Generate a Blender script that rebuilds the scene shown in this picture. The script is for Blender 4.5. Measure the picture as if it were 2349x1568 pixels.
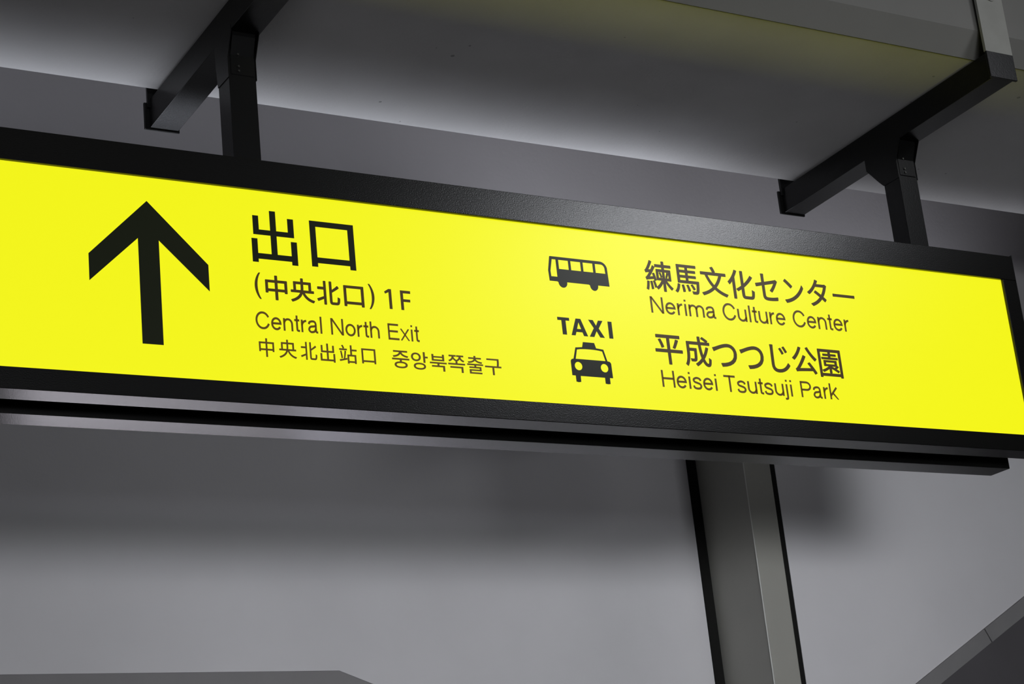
import bpy, math
from mathutils import Matrix, Vector

# ------------------------------------------------------------------ clearing
for o in list(bpy.data.objects):
    bpy.data.objects.remove(o, do_unlink=True)
S = bpy.context.scene
COL = S.collection
H0 = 1.5          # eye height above the floor; all heights below are given from the eye

# ------------------------------------------------------------------ camera
cam = bpy.data.cameras.new('camera')
cam.sensor_width = 36.0
cam.lens = 69.4286
cam.clip_start = 0.05
cam.clip_end = 100
co = bpy.data.objects.new('camera', cam)
COL.objects.link(co)
rt = Vector((0.8617803619772046, -0.4971848558449645, -0.10070663746178658))
up = Vector((-0.07284260824173928, -0.31774832872736747, 0.9453729179617455))
fw = Vector((0.5020244636817796, 0.8073680813045476, 0.310045511426363))
mt = Matrix((rt, up, -fw)).transposed().to_4x4()
mt.translation = Vector((0.0, -3.271089, H0))
co.matrix_world = mt
S.camera = co

# ------------------------------------------------------------------ world, colour, lamps of the station, added fills
S.view_settings.view_transform = 'Standard'
S.view_settings.look = 'None'
S.view_settings.gamma = 1.0
S.view_settings.exposure = 0.0
S.view_settings.use_curve_mapping = False
W = bpy.data.worlds.new('world')
S.world = W
W.use_nodes = True
bg = W.node_tree.nodes['Background']
bg.inputs[0].default_value = (0.80, 0.80, 0.86, 1)
bg.inputs[1].default_value = 0.004


def area(name, loc, target, sx, sy, power, color, spread=180):
    l = bpy.data.lights.new(name, 'AREA')
    l.shape = 'RECTANGLE'
    l.size = sx
    l.size_y = sy
    l.energy = power
    l.color = color
    l.spread = math.radians(spread)
    o = bpy.data.objects.new(name, l)
    COL.objects.link(o)
    o.location = (loc[0], loc[1], loc[2] + H0)
    d = Vector((target[0], target[1], target[2])) - Vector(loc)
    # local x stays level
    z = -d.normalized()
    x = Vector((0, 0, 1)).cross(z)
    if x.length < 1e-4:
        x = Vector((1, 0, 0))
    x.normalize()
    y = z.cross(x)
    m = Matrix((x, y, z)).transposed().to_4x4()
    m.translation = o.location
    o.matrix_world = m
    return o


COOL = (0.93, 0.95, 1.0)
# lit hall in front of the sign, behind the viewer: long, low and soft
area('lamp_hall', (0.6, -6.6, 1.0), (2.4, 1.2, 1.0), 3.0, 0.9, 62, COOL)
# added narrow-beam fill, brightening the wall while sparing the beam soffit
area('fill_hall_narrow', (1.1, -6.6, 0.80), (3.0, 1.2, 0.80), 3.6, 1.6, 9.0, COOL, 24)
# single fluorescent fitting on the right, above and in front of the sign
area('lamp_right', (4.12, -2.2, 2.60), (2.60, 0.0, 1.56), 0.75, 0.12, 2.3, COOL, 66)
# fluorescent fitting hidden behind the sign; right-hand fill added to brighten the upper wall
area('lamp_behind_sign', (1.10, 0.72, 1.65), (1.10, 0.67, 1.96), 3.7, 0.05, 6.4, (0.85, 0.89, 1.0), 105)
area('fill_behind_sign_right', (3.40, 0.80, 1.62), (3.40, 0.80, 1.96), 1.8, 0.06, 4.0, (0.88, 0.90, 1.0), 110)
# lit source low by the far wall, unseen, split so its reflection fades
area('unseen_source_low', (2.52, 1.14, 0.665), (2.52, 0.05, 1.07), 0.92, 0.13, 1.0, (0.88, 0.86, 1.0), 55)
area('unseen_source_low_split_dim', (1.70, 1.14, 0.665), (1.70, 0.05, 1.07), 0.70, 0.13, 0.34, (0.90, 0.86, 0.95), 55)


# ------------------------------------------------------------------ materials
def mat(name, col, rough=0.6, spec=0.5, var=0.0, vscale=3.0, bump=0.0, bscale=200.0,
        emit=None, estr=1.0, specks=0.0, metal=0.0, stain=0.0):
    m = bpy.data.materials.new(name)
    m.use_nodes = True
    nt = m.node_tree
    b = nt.nodes['Principled BSDF']
    b.inputs['Base Color'].default_value = (*col, 1)
    b.inputs['Roughness'].default_value = rough
    b.inputs['Specular IOR Level'].default_value = spec
    b.inputs['Metallic'].default_value = metal
    if emit:
        b.inputs['Emission Color'].default_value = (*emit, 1)
        b.inputs['Emission Strength'].default_value = estr
    tc = nt.nodes.new('ShaderNodeTexCoord')
    last = None
    if var or specks or stain:
        rgb = nt.nodes.new('ShaderNodeRGB')
        rgb.outputs[0].default_value = (*col, 1)
        last = rgb.outputs[0]
    if var:
        n = nt.nodes.new('ShaderNodeTexNoise')
        n.inputs['Scale'].default_value = vscale
        n.inputs['Detail'].default_value = 5
        nt.links.new(tc.outputs['Object'], n.inputs['Vector'])
        mr = nt.nodes.new('ShaderNodeMapRange')
        mr.inputs['From Min'].default_value = 0.3
        mr.inputs['From Max'].default_value = 0.7
        mr.inputs['To Min'].default_value = 1 - var
        mr.inputs['To Max'].default_value = 1 + var
        nt.links.new(n.outputs['Fac'], mr.inputs['Value'])
        mx = nt.nodes.new('ShaderNodeVectorMath')
        mx.operation = 'SCALE'
        nt.links.new(last, mx.inputs[0])
        nt.links.new(mr.outputs[0], mx.inputs['Scale'])
        last = mx.outputs[0]
    if specks:                                  # small dark pits in the concrete paint
        v = nt.nodes.new('ShaderNodeTexVoronoi')
        v.inputs['Scale'].default_value = 14
        v.inputs['Randomness'].default_value = 1
        nt.links.new(tc.outputs['Object'], v.inputs['Vector'])
        n2 = nt.nodes.new('ShaderNodeTexNoise')
        n2.inputs['Scale'].default_value = 5.0
        nt.links.new(tc.outputs['Object'], n2.inputs['Vector'])
        mr2 = nt.nodes.new('ShaderNodeMapRange')
        mr2.inputs['From Min'].default_value = 0.45
        mr2.inputs['From Max'].default_value = 0.75
        mr2.inputs['To Min'].default_value = 0.0
        mr2.inputs['To Max'].default_value = 0.11
        nt.links.new(n2.outputs['Fac'], mr2.inputs['Value'])
        lt = nt.nodes.new('ShaderNodeMath')
        lt.operation = 'LESS_THAN'
        nt.links.new(v.outputs['Distance'], lt.inputs[0])
        nt.links.new(mr2.outputs[0], lt.inputs[1])
        ma = nt.nodes.new('ShaderNodeMath')
        ma.operation = 'MULTIPLY_ADD'
        ma.inputs[1].default_value = -specks
        ma.inputs[2].default_value = 1
        nt.links.new(lt.outputs[0], ma.inputs[0])
        sc = nt.nodes.new('ShaderNodeVectorMath')
        sc.operation = 'SCALE'
        nt.links.new(last, sc.inputs[0])
        nt.links.new(ma.outputs[0], sc.inputs['Scale'])
        last = sc.outputs[0]
    if last is not None:
        nt.links.new(last, b.inputs['Base Color'])
    if bump:
        n3 = nt.nodes.new('ShaderNodeTexNoise')
        n3.inputs['Scale'].default_value = bscale
        n3.inputs['Detail'].default_value = 2
        nt.links.new(tc.outputs['Object'], n3.inputs['Vector'])
        bp = nt.nodes.new('ShaderNodeBump')
        bp.inputs['Strength'].default_value = bump
        bp.inputs['Distance'].default_value = 0.001
        nt.links.new(n3.outputs['Fac'], bp.inputs['Height'])
        nt.links.new(bp.outputs[0], b.inputs['Normal'])
    return m


M = {}
M['beam'] = mat('painted_concrete', (0.60, 0.59, 0.58), 0.75, 0.3, var=0.05, vscale=4, bump=0.5, bscale=120, specks=0.45)
M['dim_near_face'] = mat('beam_near_face_dimmed', (0.17, 0.168, 0.155), 0.75, 0.3, var=0.05, vscale=5, bump=0.3, bscale=120)
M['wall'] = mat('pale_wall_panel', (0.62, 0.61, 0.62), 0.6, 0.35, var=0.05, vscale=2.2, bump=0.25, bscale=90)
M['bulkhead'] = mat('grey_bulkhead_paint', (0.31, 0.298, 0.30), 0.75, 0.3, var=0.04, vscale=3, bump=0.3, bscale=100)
M['beige'] = mat('beige_steel', (0.33, 0.325, 0.29), 0.35, 0.5, var=0.03, vscale=6, bump=0.15, bscale=150)
M['corner_glint'] = mat('painted_corner_highlight', (0.55, 0.55, 0.52), 0.3, 0.5)
M['gap'] = mat('dark_gap', (0.012, 0.012, 0.011), 0.9, 0.1)
M['strip'] = mat('grey_edge_strip', (0.20, 0.195, 0.195), 0.7, 0.3, var=0.06, vscale=8)
M['dark'] = mat('dark_grey_panel', (0.085, 0.08, 0.085), 0.7, 0.3, var=0.06, vscale=6)
M['lowgrey'] = mat('low_grey_panel', (0.23, 0.222, 0.225), 0.7, 0.3, var=0.05, vscale=6)
M['floor'] = mat('station_floor', (0.12, 0.115, 0.11), 0.6, 0.4, var=0.1, vscale=2)
M['black'] = mat('black_gloss_paint', (0.004, 0.004, 0.0035), 0.27, 0.5, bump=0.25, bscale=420)
M['matblack'] = mat('black_bracket_paint', (0.005, 0.005, 0.005), 0.32, 0.3, bump=0.2, bscale=300)
M['bolt'] = mat('dull_bolt', (0.10, 0.10, 0.09), 0.35, 0.5, metal=0.8)
M['hanger'] = mat('grey_hanger_paint', (0.26, 0.26, 0.235), 0.6, 0.3, var=0.05, vscale=20)
M['yellow'] = mat('backlit_yellow_acrylic', (0.06, 0.055, 0.003), 0.36, 0.3, emit=(0.880, 0.885, 0.007), estr=1.0)
M['ink'] = mat('black_film', (0.008, 0.007, 0.005), 0.36, 0.25, emit=(0.003, 0.005, 0.001), estr=1.0)
M['inkthin'] = mat('black_film_small', (0.010, 0.008, 0.005), 0.40, 0.3, emit=(0.045, 0.026, 0.003), estr=1.0)  # brown emission stands in for bloom of the lit face over thin strokes
M['inklatin'] = mat('black_film_fine', (0.012, 0.009, 0.005), 0.40, 0.3, emit=(0.085, 0.048, 0.004), estr=1.0)  # same bloom put into the emission, stronger for the finest strokes


# ------------------------------------------------------------------ helpers
def link(name, me, m, parent=None):
    o = bpy.data.objects.new(name, me)
    COL.objects.link(o)
    if m:
        me.materials.append(m)
    if parent:
        o.parent = parent
        o.matrix_parent_inverse = parent.matrix_world.inverted()
    return o


def mesh(name, verts, faces):
    me = bpy.data.meshes.new(name)
    me.from_pydata([(x, y, z + H0) for x, y, z in verts], [], faces)
    me.update()
    return me


def boxes(name, bl, m, parent=None, bevel=0.0):
    v, f = [], []
    for (x0, x1, y0, y1, z0, z1) in bl:
        n = len(v)
        v += [(x0, y0, z0), (x1, y0, z0), (x1, y1, z0), (x0, y1, z0), (x0, y0, z1), (x1, y0, z1), (x1, y1, z1), (x0, y1, z1)]
        f += [tuple(n + i for i in q) for q in ((0, 3, 2, 1), (4, 5, 6, 7), (0, 1, 5, 4), (1, 2, 6, 5), (2, 3, 7, 6), (3, 0, 4, 7))]
    o = link(name, mesh(name, v, f), m, parent)
    if bevel:
        b = o.modifiers.new('bevel', 'BEVEL')
        b.width = bevel
        b.segments = 2
    return o


def prism(name, pts, axis, a0, a1, m, parent=None, bevel=0.0):
    """polygon pts extruded along axis: 0 -> pts are (y,z), 1 -> pts are (x,z), 2 -> pts are (x,y)"""
    def mk(p, a):
        return {0: (a, p[0], p[1]), 1: (p[0], a, p[1]), 2: (p[0], p[1], a)}[axis]
    n = len(pts)
    v = [mk(p, a0) for p in pts] + [mk(p, a1) for p in pts]
    f = [tuple(range(n)), tuple(range(2 * n - 1, n - 1, -1))]
    f += [(i, i + n, (i + 1) % n + n, (i + 1) % n) for i in range(n)]
    me = mesh(name, v, f)
    import bmesh
    bm = bmesh.new()
    bm.from_mesh(me)
    bmesh.ops.recalc_face_normals(bm, faces=bm.faces)
    bm.to_mesh(me)
    bm.free()
    o = link(name, me, m, parent)
    if bevel:
        b = o.modifiers.new('bevel', 'BEVEL')
        b.width = bevel
        b.segments = 2
    return o


def disc(name, cx, cz, y0, y1, r, m, parent=None, n=20):
    return prism(name, [(cx + r * math.cos(2 * math.pi * i / n), cz + r * math.sin(2 * math.pi * i / n)) for i in range(n)], 1, y0, y1, m, parent)


def disc_x(name, cy, cz, x0, x1, r, m, parent=None, n=12):
    return prism(name, [(cy + r * math.cos(2 * math.pi * i / n), cz + r * math.sin(2 * math.pi * i / n)) for i in range(n)], 0, x0, x1, m, parent)


def empty(name, loc, label, cat, group=None):
    o = bpy.data.objects.new(name, None)
    o.empty_display_size = 0.1
    COL.objects.link(o)
    o.location = (loc[0], loc[1], loc[2] + H0)
    o.matrix_world = Matrix.Translation(o.location)
    o['label'] = label
    o['category'] = cat
    if group:
        o['group'] = group
    return o


def struct(o, label=None, cat=None):
    o['kind'] = 'structure'
    if label:
        o['label'] = label
    if cat:
        o['category'] = cat
    return o


# ------------------------------------------------------------------ the setting
ZC = 3.3        # ceiling above the eye
o = boxes('floor', [(-4, 9, -7, 1.4, -1.56, -1.5)], M['floor'])
struct(o, 'plain grey station floor below the sign', 'floor')
o = boxes('ceiling', [(-4, 9, -4.2, 1.4, ZC, ZC + 0.06)], M['bulkhead'])
struct(o, 'grey ceiling above the beam', 'ceiling')

# deep painted beam the sign hangs under: soffit, chamfered near edge
o = prism('ceiling_beam', [(-0.243, 1.974), (0.466, 1.960), (0.466, ZC), (-0.280, ZC), (-0.280, 2.030)], 0, -4, 9, M['beam'])
struct(o, 'wide grey painted ceiling beam running above the yellow sign', 'beam')
prism('dim_near_face', [(-0.2435, 1.9735), (-0.2804, 2.030), (-0.2804, ZC), (-0.284, ZC), (-0.284, 2.0305), (-0.2470, 1.9730)], 0, -4, 9, M['dim_near_face'], o)  # added skin; the near face's dimness is put into its colour

# wall behind
o = boxes('wall_left', [(-4, 3.338, 1.20, 1.30, -1.5, 1.76)], M['wall'])
struct(o, 'pale grey wall panel below the sign, left of the beige pillar', 'wall')
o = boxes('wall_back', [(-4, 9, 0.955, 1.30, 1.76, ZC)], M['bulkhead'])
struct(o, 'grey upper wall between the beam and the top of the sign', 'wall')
# right wall with its sloping lower edge
XG = 3.468
d0, d1 = (3.857, 0.703), (4.342, 0.960)
sl = (d1[1] - d0[1]) / (d1[0] - d0[0])


def diag(x, off=0.0):
    return d0[1] + sl * (x - d0[0]) + off


xa = XG
pl = [(XG, 1.76), (XG, diag(XG)), (5.4, diag(5.4)), (5.4, 1.76)]
o = prism('wall_right', pl, 1, 0.979, 1.30, M['wall'])
struct(o, 'pale grey wall panel right of the beige pillar with a sloping lower edge', 'wall')
wr = o
boxes('wall_front_right', [(5.4, 9, 0.979, 1.30, -1.5, 1.76)], M['wall'])
struct(bpy.data.objects['wall_front_right'], 'pale wall beyond the sloping edge', 'wall')
o = prism('wall_lower', [(XG, diag(XG)), (XG, -1.5), (5.4, -1.5), (5.4, diag(5.4))], 1, 0.990, 1.30, M['dark'])
struct(o, 'dark grey surface under the sloping edge strip at lower right', 'wall')
# edge strip of boards butted along the slope
tr = bpy.data.objects.new('trim_1', None)
COL.objects.link(tr)
tr.location = (3.9, 0.97, H0 + 0.7)
tr.matrix_world = Matrix.Translation(tr.location)
struct(tr, 'narrow grey edge strip along the sloping lower edge of the wall', 'trim')
u = Vector((1, sl)).normalized()
nrm = Vector((u.y, -u.x))            # pointing down-right
wd = 0.0445
P0 = Vector(d0)
jt = (4.1515 - d0[0]) / u.x
segs = [(-0.42, jt - 0.36), (jt - 0.359, jt - 0.0012), (jt + 0.0012, jt + 0.45), (jt + 0.4512, jt + 1.2)]
for k, (s0, s1) in enumerate(segs):
    q = [P0 + u * s0, P0 + u * s1, P0 + u * s1 + nrm * wd, P0 + u * s0 + nrm * wd]
    yy = 0.972 if k != 2 else 0.9705
    prism('board', [(v.x, v.y) for v in q], 1, yy, 0.985, M['strip'], tr, bevel=0.0008)

# beige pillar standing between the panels, black shadow gaps on both sides
pil = boxes('pillar', [(3.358, 3.452, 0.979, 1.28, -1.5, 1.76)], M['beige'], bevel=0.0025)
boxes('corner_highlight', [(3.3565, 3.3590, 0.9778, 0.9800, -1.5, 1.76)], M['corner_glint'], pil, bevel=0.0006)  # pale sliver painted as the bright highlight along the pillar corner
struct(pil, 'beige steel pillar casing between the two pale wall panels below the sign', 'pillar')
o = boxes('trim_2', [(3.325, 3.357, 1.196, 1.295, -1.5, 1.76)], M['gap'])
struct(o, 'black joint strip left of the beige pillar', 'trim')
o = boxes('trim_3', [(3.4525, 3.4678, 0.9800, 1.295, -1.5, 1.76)], M['gap'])
struct(o, 'thin black joint strip right of the beige pillar', 'trim')
# low grey panel with a cut corner at the bottom left
o = prism('trim_4', [(-4, -1.5), (4 - 0.8, -1.5), (3.2, 0.40), (2.163, 0.797), (-4, 0.797)], 1, 1.180, 1.199, M['lowgrey'], bevel=0.003)
struct(o, 'low grey panel with a cut corner at the bottom left of the wall', 'panel')

# ------------------------------------------------------------------ hanging sign
SX0, SX1 = -0.50, 3.5105       # ends of the sign
ZT, ZB = 1.5938, 1.0893        # outer top and bottom
OT, OB = 1.5300, 1.1306        # opening
OR_, OL = 3.4665, -0.456
sign = empty('hanging_sign', ((SX0 + SX1) / 2, 0.06, ZB),
             'long black-framed backlit yellow exit sign hanging under the beam', 'sign')
boxes('top_rail', [(SX0, SX1, 0.0, 0.0615, OT, ZT)], M['black'], sign, bevel=0.0012)
boxes('bottom_rail', [(SX0, SX1, 0.0, 0.0615, ZB, OB)], M['black'], sign, bevel=0.0012)
boxes('side_rail', [(OR_, SX1, 0.0005, 0.0610, OB, OT)], M['black'], sign, bevel=0.0012)
boxes('side_rail', [(SX0, OL, 0.0005, 0.0610, OB, OT)], M['black'], sign, bevel=0.0012)
boxes('end_plate', [(SX1, SX1 + 0.0015, 0.001, 0.0605, ZB + 0.001, ZT + 0.0035)], M['black'], sign)
boxes('back_panel', [(SX0 + 0.01, SX1 - 0.01, 0.045, 0.0612, ZB + 0.01, ZT - 0.01)], M['black'], sign)
for xx in (0.2, 1.4697, 3.2420):
    boxes('spacer', [(xx + 0.005, xx + 0.056, 0.0613, 0.1199, 1.12, 1.56)], M['black'], sign)
boxes('rear_housing', [(SX0 + 0.015, 3.4955, 0.120, 0.187, 1.0817, 1.594)], M['black'], sign, bevel=0.001)
FY = 0.0075
face = boxes('face_panel', [(OL - 0.006, OR_ + 0.006, FY, 0.014, OB - 0.01, OT + 0.006)], M['yellow'], sign)
face['label'] = 'glowing yellow face with black arrow, lettering and pictograms'
PX = -FY * 0.0                 # film sits on the face


def parallax(x, z):
    """the layout was measured in the plane of the frame front; carry it back to the face"""
    t = (3.271089 + FY) / 3.271089
    return x * t, z * t


def film(name, loops, m, parent, label=None):
    """flat die-cut film: loops of (x,z); inner loops cut holes"""
    cu = bpy.data.curves.new(name, 'CURVE')
    cu.dimensions = '2D'
    cu.fill_mode = 'BOTH'
    cu.extrude = 0.0002
    for lp in loops:
        sp = cu.splines.new('POLY')
        sp.points.add(len(lp) - 1)
        for p, (x, z) in zip(sp.points, lp):
            x, z = parallax(x, z)
            p.co = (x, z, 0, 1)
        sp.use_cyclic_u = True
    t = bpy.data.objects.new('tmp', cu)
    COL.objects.link(t)
    dg = bpy.context.evaluated_depsgraph_get()
    me = bpy.data.meshes.new_from_object(t.evaluated_get(dg))
    bpy.data.objects.remove(t, do_unlink=True)
    me.name = name
    me.transform(Matrix(((1, 0, 0, 0), (0, 0, 1, FY - 0.0003), (0, 1, 0, H0), (0, 0, 0, 1))))
    me.materials.clear()
    o = link(name, me, m, parent)
    if label:
        o['label'] = label
    return o


def glyphs(name, items, m, parent, weight=0.0, label=None):
    """items: (text, x0, x1, z0, z1) each fitted to its box; all joined into one film"""
    import bmesh
    bm = bmesh.new()
    for it in items:
        tx, x0, x1, z0, z1 = it[:5]
        wt = it[5] if len(it) > 5 else weight
        cu = bpy.data.curves.new('t', 'FONT')
        cu.body = tx
        cu.size = 1.0
        cu.fill_mode = 'BOTH'
        cu.resolution_u = 6
        cu.extrude = 0.001
        t = bpy.data.objects.new('tmp', cu)
        COL.objects.link(t)
        dg = bpy.context.evaluated_depsgraph_get()
        dg.update()
        me = bpy.data.meshes.new_from_object(t.evaluated_get(dg))
        bpy.data.objects.remove(t, do_unlink=True)
        xs = [v.co.x for v in me.vertices]
        ys = [v.co.y for v in me.vertices]
        a0, a1, b0, b1 = min(xs), max(xs), min(ys), max(ys)
        x0, z0 = parallax(x0, z0)
        x1, z1 = parallax(x1, z1)
        sx = (x1 - x0) / (a1 - a0)
        sz = (z1 - z0) / (b1 - b0)
        for v in me.vertices:
            v.co = (x0 + (v.co.x - a0) * sx, FY - 0.0003 - (v.co.z / 0.001) * 0.0002, z0 + (v.co.y - b0) * sz + H0)
        if not wt:
            bm.from_mesh(me)
        else:                                   # heavier weight: the outline grown by small shifts
            px, pz = (x0 + x1) / 2, (z0 + z1) / 2 + H0
            kx, kz = 1 - 2 * wt / (x1 - x0), 1 - 2 * wt / (z1 - z0)
            base = [v.co.copy() for v in me.vertices]
            for k in range(8):
                dx, dz = wt * math.cos(k * math.pi / 4), wt * math.sin(k * math.pi / 4)
                for v, c in zip(me.vertices, base):
                    v.co = (px + (c.x - px) * kx + dx, c.y - k * 1e-6, pz + (c.z - pz) * kz + dz)
                bm.from_mesh(me)
        bpy.data.meshes.remove(me)
    me = bpy.data.meshes.new(name)
    bm.to_mesh(me)
    bm.free()
    me.materials.clear()
    o = link(name, me, m, parent)
    if label:
        o['label'] = label
    return o


def arc(cx, cz, rx, rz, a0, a1, n):
    return [(cx + rx * math.cos(math.radians(a0 + (a1 - a0) * i / n)), cz + rz * math.sin(math.radians(a0 + (a1 - a0) * i / n))) for i in range(n + 1)]


def cr(pts, n=6):
    """smooth curve through points"""
    q = [pts[0]] + pts + [pts[-1]]
    out = []
    for i in range(1, len(q) - 2):
        p0, p1, p2, p3 = q[i - 1], q[i], q[i + 1], q[i + 2]
        for k in range(n):
            t = k / n
            out.append(tuple(0.5 * (2 * p1[j] + (p2[j] - p0[j]) * t + (2 * p0[j] - 5 * p1[j] + 4 * p2[j] - p3[j]) * t * t +
                                    (3 * p1[j] - p0[j] - 3 * p2[j] + p3[j]) * t ** 3) for j in (0, 1)))
    return out + [pts[-1]]


XH, LW = 0.735, 0.128
HW = LW / 2
TOPX = XH - HW + 0.012
LET = {
    'l': (0.31, [[(.155, 0), (.155, 1)]]),
    'i': (0.31, [[(.155, 0), (.155, XH)], [(.155, .88), (.155, 1)]]),
    'j': (0.31, [cr([(.155, XH), (.155, .3), (.155, -.06), (.12, -.15), (-.02, -.165)]), [(.155, .88), (.155, 1)]]),
    'n': (0.775, [[(.13, 0), (.13, XH)], [(.13, .42)] + arc(.388, .42, .257, TOPX - .42, 176, 0, 14) + [(.645, 0)]]),
    'h': (0.775, [[(.13, 0), (.13, 1)], [(.13, .42)] + arc(.388, .42, .257, TOPX - .42, 176, 0, 14) + [(.645, 0)]]),
    'm': (1.16, [[(.12, 0), (.12, XH)], [(.12, .45)] + arc(.35, .45, .23, TOPX - .45, 176, 0, 12) + [(.58, 0)],
                 [(.58, .45)] + arc(.81, .45, .23, TOPX - .45, 176, 0, 12) + [(1.04, 0)]]),
    'u': (0.775, [[(.645, 0), (.645, XH)], [(.13, XH)] + arc(.388, .30, .257, .30 - HW + .012, 180, 356, 14)]),
    'r': (0.47, [[(.13, 0), (.13, XH)], arc(.44, .38, .31, TOPX - .385, 178, 92, 8)]),
    'o': (0.775, [arc(.388, .367, .283, .367 - HW + .014, 0, 360, 32)]),
    'e': (0.775, [[(.11, .385), (.60, .385)] + arc(.385, .385, .275, TOPX - .385, 0, 180, 16) + arc(.385, .345, .275, .345 - HW + .012, 180, 328, 14)]),
    'a': (0.775, [cr([(.125, .50), (.17, .62), (.35, TOPX), (.51, .655), (.575, .53), (.575, .30), (.58, .13), (.62, .06), (.71, .055)]),
                  cr([(.575, .43), (.46, .395), (.22, .35), (.12, .20), (.19, .08), (.32, .05), (.49, .11), (.575, .27)])]),
    's': (0.70, [cr([(.59, .52), (.53, .63), (.345, TOPX), (.16, .62), (.125, .53), (.19, .44), (.36, .385), (.53, .32), (.59, .20),
                     (.52, .085), (.345, .05), (.16, .09), (.095, .22)])]),
    't': (0.40, [cr([(.20, .95), (.20, .6), (.20, .2), (.225, .08), (.37, .055)]), [(.03, XH - HW), (.37, XH - HW)]]),
    'x': (0.70, [[(.07, -.02), (.63, XH + .02)], [(.07, XH + .02), (.63, -.02)]]),
    'k': (0.70, [[(.12, 0), (.12, 1)], [(.13, .23), (.62, XH + .02)], [(.30, .40), (.655, -.02)]]),
    'C': (1.0, [arc(.51, .5, .41, .455, 26, 338, 40)]),
    'N': (1.0, [[(.14, 0), (.14, 1)], [(.16, .98), (.84, .02)], [(.86, 0), (.86, 1)]]),
    'H': (1.0, [[(.13, 0), (.13, 1)], [(.13, .52), (.87, .52)], [(.87, 0), (.87, 1)]]),
    'E': (0.93, [[(.14, 0), (.14, 1)], [(.14, 1 - HW), (.84, 1 - HW)], [(.14, .53), (.79, .53)], [(.14, HW), (.86, HW)]]),
    'T': (0.86, [[(.43, 0), (.43, 1)], [(.04, 1 - HW), (.82, 1 - HW)]]),
    'P': (0.93, [[(.14, 0), (.14, 1)], [(.14, 1 - HW), (.54, 1 - HW)] + arc(.54, .705, .275, 1 - HW - .705, 90, -90, 14) + [(.54, .41 + HW), (.14, .41 + HW)]]),
}


def latin(items, m, parent, label=None):
    """words drawn with even strokes, fitted to x0..x1 and to baseline / cap height"""
    for w, x0, x1, z0, z1 in items:
        quads, cur = [], 0.0
        for ch in w:
            adv, strokes = LET[ch]
            top = 1.0 if ch not in 'nmureoasx' else XH + 0.012
            for st in strokes:
                L = []
                n = len(st)
                closed = abs(st[0][0] - st[-1][0]) < 1e-6 and abs(st[0][1] - st[-1][1]) < 1e-6
                for i, p in enumerate(st):
                    a = st[i - 1] if i else (st[-2] if closed else p)
                    b = st[i + 1] if i < n - 1 else (st[1] if closed else p)
                    d1 = Vector((p[0] - a[0], p[1] - a[1]))
                    d2 = Vector((b[0] - p[0], b[1] - p[1]))
                    if d1.length < 1e-7:
                        d1 = d2
                    if d2.length < 1e-7:
                        d2 = d1
                    d1.normalize()
                    d2.normalize()
                    t = (d1 + d2).normalized()
                    k = HW / max(0.5, t.dot(d1))
                    nn = Vector((-t.y, t.x)) * k
                    lo = -0.25 if ch == 'j' else (-0.014 if ch in 'oeasuCt' else 0.0)
                    hi = 1.014 if ch == 'C' else top
                    L.append([(cur + p[0] + sgn * nn.x, min(hi, max(lo, p[1] + sgn * nn.y))) for sgn in (1, -1)])
                quads += [(L[i], L[i + 1]) for i in range(n - 1)]
            cur += adv
        xs = [p[0] for q in quads for e in q for p in e]
        a0, a1 = min(xs), max(xs)
        v, f = [], []
        for e0, e1 in quads:
            n = len(v)
            for p in (e0[0], e0[1], e1[1], e1[0]):
                x, z = parallax(x0 + (p[0] - a0) / (a1 - a0) * (x1 - x0), z0 + p[1] * (z1 - z0))
                v.append((x, FY - 0.0005, z))
            f.append((n, n + 1, n + 2, n + 3))
        o = link('lettering', mesh('lettering', v, f), m, parent)
        o['label'] = 'thin Latin word ' + w


def rect(x0, x1, z0, z1):
    return [(x0, z0), (x1, z0), (x1, z1), (x0, z1)]


# arrow
film('arrow_symbol', [[(1.2585, 1.4780), (1.3762, 1.3600), (1.3762, 1.3065), (1.2790, 1.4000), (1.2790, 1.1918),
                       (1.2380, 1.1918), (1.2380, 1.4005), (1.1412, 1.3070), (1.1412, 1.3603)]], M['ink'], face,
     'large black upward arrow')

# big exit characters, drawn as strokes
film('lettering', [[
    (1.5092, 1.4863), (1.5220, 1.4863), (1.5220, 1.4449), (1.5467, 1.4449), (1.5467, 1.4737), (1.5595, 1.4737), (1.5595, 1.4341),
    (1.5220, 1.4341), (1.5220, 1.3955), (1.5516, 1.3955), (1.5516, 1.4256), (1.5644, 1.4256), (1.5644, 1.3766), (1.5516, 1.3766),
    (1.5516, 1.3838), (1.4811, 1.3838), (1.4811, 1.3767), (1.4687, 1.3767), (1.4687, 1.4257), (1.4811, 1.4257), (1.4811, 1.3955),
    (1.5092, 1.3955), (1.5092, 1.4341), (1.4732, 1.4341), (1.4732, 1.4737), (1.4855, 1.4737), (1.4855, 1.4449), (1.5092, 1.4449)],
    [(1.5940, 1.4759), (1.6901, 1.4759), (1.6901, 1.3789), (1.6772, 1.3789), (1.6772, 1.3870), (1.6071, 1.3870), (1.6071, 1.3789), (1.5940, 1.3789)],
    rect(1.6069, 1.6767, 1.3990, 1.4638)], M['ink'], face, 'large black Japanese characters 出口')

glyphs('lettering', [
    ('(', 1.4692, 1.4820, 1.3007, 1.3549, 0.0005), ('中', 1.4912, 1.5373, 1.3009, 1.3517), ('央', 1.5438, 1.5948, 1.3010, 1.3512),
    ('北', 1.5997, 1.6494, 1.3010, 1.3506), ('口', 1.6579, 1.7020, 1.3018, 1.3458), (')', 1.7126, 1.7253, 1.3001, 1.3534, 0.0005)],
    M['inkthin'], face, 0.0009, 'black characters (中央北口)')
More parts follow.
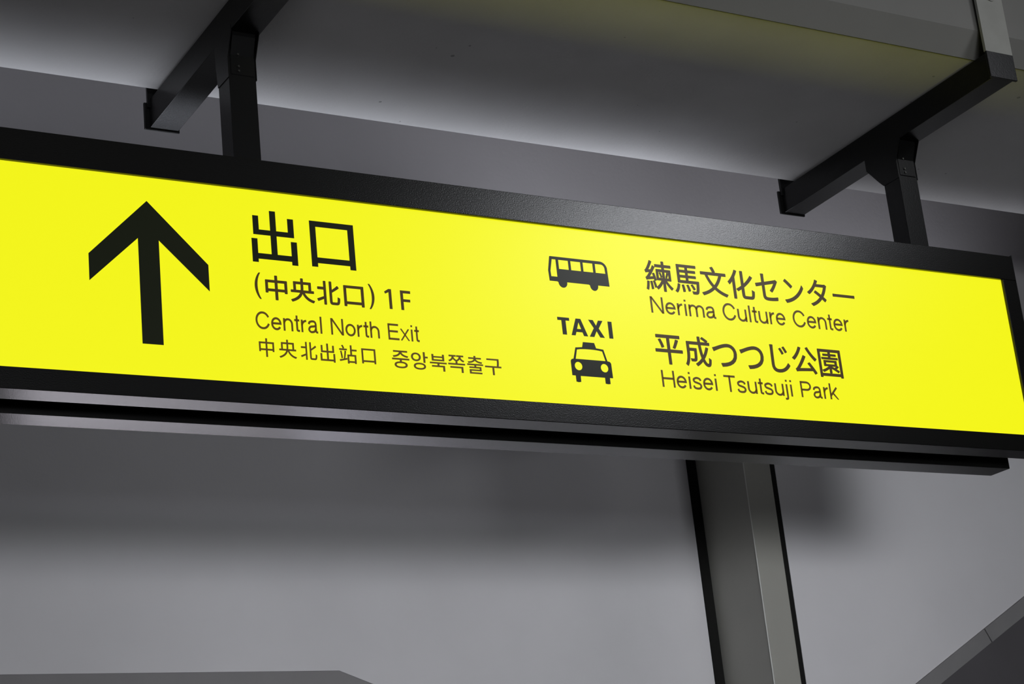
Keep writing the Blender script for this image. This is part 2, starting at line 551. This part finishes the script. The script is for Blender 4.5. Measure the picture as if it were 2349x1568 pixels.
# 1F as strokes
film('lettering', [
    [(1.7575, 1.3466), (1.7638, 1.3466), (1.7638, 1.3044), (1.7575, 1.3044), (1.7575, 1.3398), (1.7499, 1.3360), (1.7479, 1.3405)],
    [(1.7836, 1.3462), (1.8066, 1.3462), (1.8066, 1.3404), (1.7899, 1.3404), (1.7899, 1.3278), (1.8052, 1.3278), (1.8052, 1.3221),
     (1.7899, 1.3221), (1.7899, 1.3045), (1.7836, 1.3045)]], M['inkthin'], face, 'black characters 1F')
latin([('Central', 1.4662, 1.6053, 1.2397, 1.2748), ('North', 1.6242, 1.7301, 1.2397, 1.2740),
       ('Exit', 1.7489, 1.8187, 1.2392, 1.2735)], M['inklatin'], face)
glyphs('lettering', [
    ('中', 1.4700, 1.5012, 1.1838, 1.2213), ('央', 1.5112, 1.5476, 1.1840, 1.2218), ('北', 1.5562, 1.5907, 1.1840, 1.2204),
    ('出', 1.5976, 1.6290, 1.1824, 1.2204), ('站', 1.6382, 1.6762, 1.1827, 1.2207), ('口', 1.6864, 1.7171, 1.1852, 1.2164)],
    M['inklatin'], face, 0.00035, 'small Chinese characters 中央北出站口')
glyphs('lettering', [
    ('중', 1.7530, 1.7912, 1.1812, 1.2180), ('앙', 1.7956, 1.8332, 1.1811, 1.2186), ('북', 1.8371, 1.8754, 1.1807, 1.2163),
    ('쪽', 1.8789, 1.9176, 1.1808, 1.2176), ('출', 1.9226, 1.9594, 1.1809, 1.2191), ('구', 1.9637, 2.0020, 1.1810, 1.2160)],
    M['inklatin'], face, 0.00035, 'small Korean characters 중앙북쪽출구')

# bus pictogram
wheel1 = arc(2.1752, 1.3975, 0.0108, 0.0095, 200, 340, 14)
bus = [(2.1492, 1.4570), (2.2740, 1.4570)] + arc(2.2740, 1.4400, 0.0180, 0.0170, 85, 10, 8) + \
      [(2.2930, 1.4010), (2.2637, 1.4010)] + arc(2.2535, 1.3995, 0.0102, 0.0116, 0, -180, 16) + \
      [(2.2405, 1.4010), (2.1860, 1.4010)] + arc(2.1752, 1.3995, 0.0108, 0.0116, 0, -180, 16) + \
      [(2.1620, 1.4010), (2.1428, 1.4010), (2.1418, 1.4247), (2.1480, 1.4560)]
film('bus_symbol', [bus,
                    [(2.1536, 1.4505), (2.1630, 1.4505), (2.1632, 1.4114), (2.1479, 1.4114), (2.1474, 1.4240)],
                    rect(2.1695, 2.1938, 1.4298, 1.4504), rect(2.1999, 2.2246, 1.4298, 1.4504), rect(2.2308, 2.2555, 1.4298, 1.4504),
                    [(2.2617, 1.4298), (2.2862, 1.4298), (2.2855, 1.4420)] + arc(2.2765, 1.4410, 0.0090, 0.0093, 10, 90, 6) + [(2.2617, 1.4503)]],
     M['ink'], face, 'black side-view bus pictogram')

# TAXI lettering and pictogram
film('lettering', [
    [(2.1507, 1.3208), (2.1799, 1.3208), (2.1799, 1.3142), (2.1706, 1.3142), (2.1706, 1.2828), (2.1603, 1.2828), (2.1603, 1.3142), (2.1507, 1.3142)],
    [(2.1962, 1.3208), (2.2083, 1.3208), (2.2229, 1.2829), (2.2129, 1.2829), (2.2099, 1.2909), (2.1947, 1.2909), (2.1918, 1.2829), (2.1819, 1.2829)],
    [(2.2023, 1.3129), (2.2075, 1.2978), (2.1971, 1.2978)],
    [(2.2278, 1.3208), (2.2392, 1.3208), (2.2460, 1.3087), (2.2524, 1.3208), (2.2637, 1.3208), (2.2520, 1.3028), (2.2649, 1.2829),
     (2.2535, 1.2829), (2.2458, 1.2965), (2.2384, 1.2829), (2.2270, 1.2829), (2.2396, 1.3028)],
    rect(2.2764, 2.2864, 1.2827, 1.3207)], M['ink'], face, 'bold black word TAXI')
taxi = [(2.2077, 1.2693), (2.2358, 1.2693), (2.2392, 1.2578), (2.2571, 1.2560), (2.2640, 1.2306)] + \
       arc(2.2665, 1.2240, 0.0062, 0.0064, 75, 0, 6) + \
       [(2.2732, 1.1938), (2.2652, 1.1938), (2.2652, 1.1806), (2.2598, 1.1797), (2.2530, 1.1806), (2.2530, 1.1936),
        (2.1926, 1.1936), (2.1922, 1.1806), (2.1866, 1.1795), (2.1806, 1.1806), (2.1804, 1.1938), (2.1721, 1.1940)] + \
       arc(2.1783, 1.2240, 0.0062, 0.0064, 180, 105, 6) + [(2.1797, 1.2306), (2.1874, 1.2560), (2.2045, 1.2578)]
film('taxi_symbol', [taxi,
                     [(2.1906, 1.2515), (2.1990, 1.2530), (2.2110, 1.2538), (2.2227, 1.2540), (2.2340, 1.2538), (2.2450, 1.2530), (2.2536, 1.2517), (2.2592, 1.2308), (2.1851, 1.2308)],
                     arc(2.1901, 1.2151, 0.0093, 0.0092, 0, 345, 23), arc(2.2547, 1.2149, 0.0093, 0.0093, 0, 345, 23)],
     M['ink'], face, 'black front-view taxi pictogram')

# right block
glyphs('lettering', [
    ('練', 2.3899, 2.4618, 1.4026, 1.4736), ('馬', 2.4663, 2.5334, 1.4034, 1.4717), ('文', 2.5384, 2.6103, 1.4040, 1.4744),
    ('化', 2.6130, 2.6854, 1.4039, 1.4734), ('セ', 2.6900, 2.7534, 1.4072, 1.4717), ('ン', 2.7699, 2.8272, 1.4066, 1.4651),
    ('タ', 2.8375, 2.8964, 1.4056, 1.4715), ('ー', 2.9118, 2.9765, 1.4342, 1.4418)], M['inkthin'], face, 0.0010,
    'black characters 練馬文化センター')
latin([('Nerima', 2.3942, 2.5672, 1.3509, 1.3888), ('Culture', 2.5870, 2.7617, 1.3507, 1.3905),
       ('Center', 2.7832, 2.9466, 1.3505, 1.3905)], M['inklatin'], face)
glyphs('lettering', [
    ('平', 2.3920, 2.4636, 1.2350, 1.3026), ('成', 2.4683, 2.5382, 1.2353, 1.3052), ('つ', 2.5441, 2.6097, 1.2397, 1.2942),
    ('つ', 2.6182, 2.6834, 1.2397, 1.2942), ('じ', 2.7036, 2.7556, 1.2372, 1.3027), ('公', 2.7638, 2.8341, 1.2392, 1.3037),
    ('園', 2.8393, 2.9057, 1.2351, 1.3026)], M['inkthin'], face, 0.0010, 'black characters 平成つつじ公園')
latin([('Heisei', 2.3984, 2.5438, 1.1831, 1.2212), ('Tsutsuji', 2.5637, 2.7506, 1.1829, 1.2212),
       ('Park', 2.7748, 2.8818, 1.1833, 1.2212)], M['inklatin'], face)


# ------------------------------------------------------------------ ceiling brackets
def bracket(x, label, flare):
    """x: left face of the post"""
    r = empty('ceiling_bracket', (x + 0.032, 0.095, ZT), label, 'bracket', 'black brackets holding the sign')
    prism('crossbar', [(-0.296, 1.9035), (0.506, 1.884), (0.506, 1.950), (-0.296, 1.9705)], 0, x, x + 0.066, M['matblack'], r, bevel=0.0012)
    boxes('post', [(x + 0.001, x + 0.060, 0.0625, 0.119, 1.561, 1.889)], M['matblack'], r, bevel=0.0012)
    # cheek plates that widen to the bar on both faces of the post
    rear = [(0.134, 1.816), (0.172, 1.862), (0.172, 1.905)] if flare else [(0.122, 1.835), (0.1245, 1.845), (0.1245, 1.905)]
    pp = [(0.0615, 1.800), (0.119, 1.800)] + rear + [(0.036, 1.905), (0.036, 1.893), (0.0615, 1.845)]
    prism('cheek_plate', pp, 0, x - 0.0004, x + 0.0008, M['matblack'], r)
    prism('cheek_plate', pp, 0, x + 0.0602, x + 0.0618, M['matblack'], r)
    # saddle shoe on the near face of the post
    prism('shoe_plate', [(0.0625, 1.806), (0.0612, 1.808), (0.0612, 1.850), (0.045, 1.887), (0.045, 1.896), (0.0625, 1.896)], 0, x + 0.006, x + 0.0560, M['matblack'], r)
    for k, zz in enumerate((1.825, 1.835, 1.862)):
        disc('bolt', x + 0.022, zz - 0.010, 0.058, 0.0625, 0.0022, M['bolt'], r, 10)
    # end plates and the straps that climb the two faces of the beam
    boxes('end_plate', [(x - 0.008, x + 0.077, -0.3015, -0.295, 1.9035, 1.9705)], M['matblack'], r, bevel=0.001)
    boxes('end_plate', [(x - 0.012, x + 0.070, 0.506, 0.5125, 1.880, 1.945)], M['matblack'], r, bevel=0.002)
    boxes('rear_strap', [(x - 0.006, x + 0.066, 0.498, 0.5055, 1.93, 2.30)], M['matblack'], r)
    st = boxes('front_strap', [(x - 0.007, x + 0.078, -0.300, -0.292, 1.9706, 2.32)], M['hanger'], r, bevel=0.0008)
    st['label'] = 'grey painted strap climbing the near face of the beam'
    disc('washer', x + 0.0405, 2.125, -0.3025, -0.300, 0.0165, M['hanger'], r, 24)
    disc('bolt', x + 0.0405, 2.125, -0.311, -0.3024, 0.0085, M['bolt'], r, 6)
    return r


bracket(1.4697, 'black steel bracket above the left half of the sign, above the 出口 characters', False)
bracket(3.2420, 'black steel bracket near the right end of the sign with a grey front strap', True)
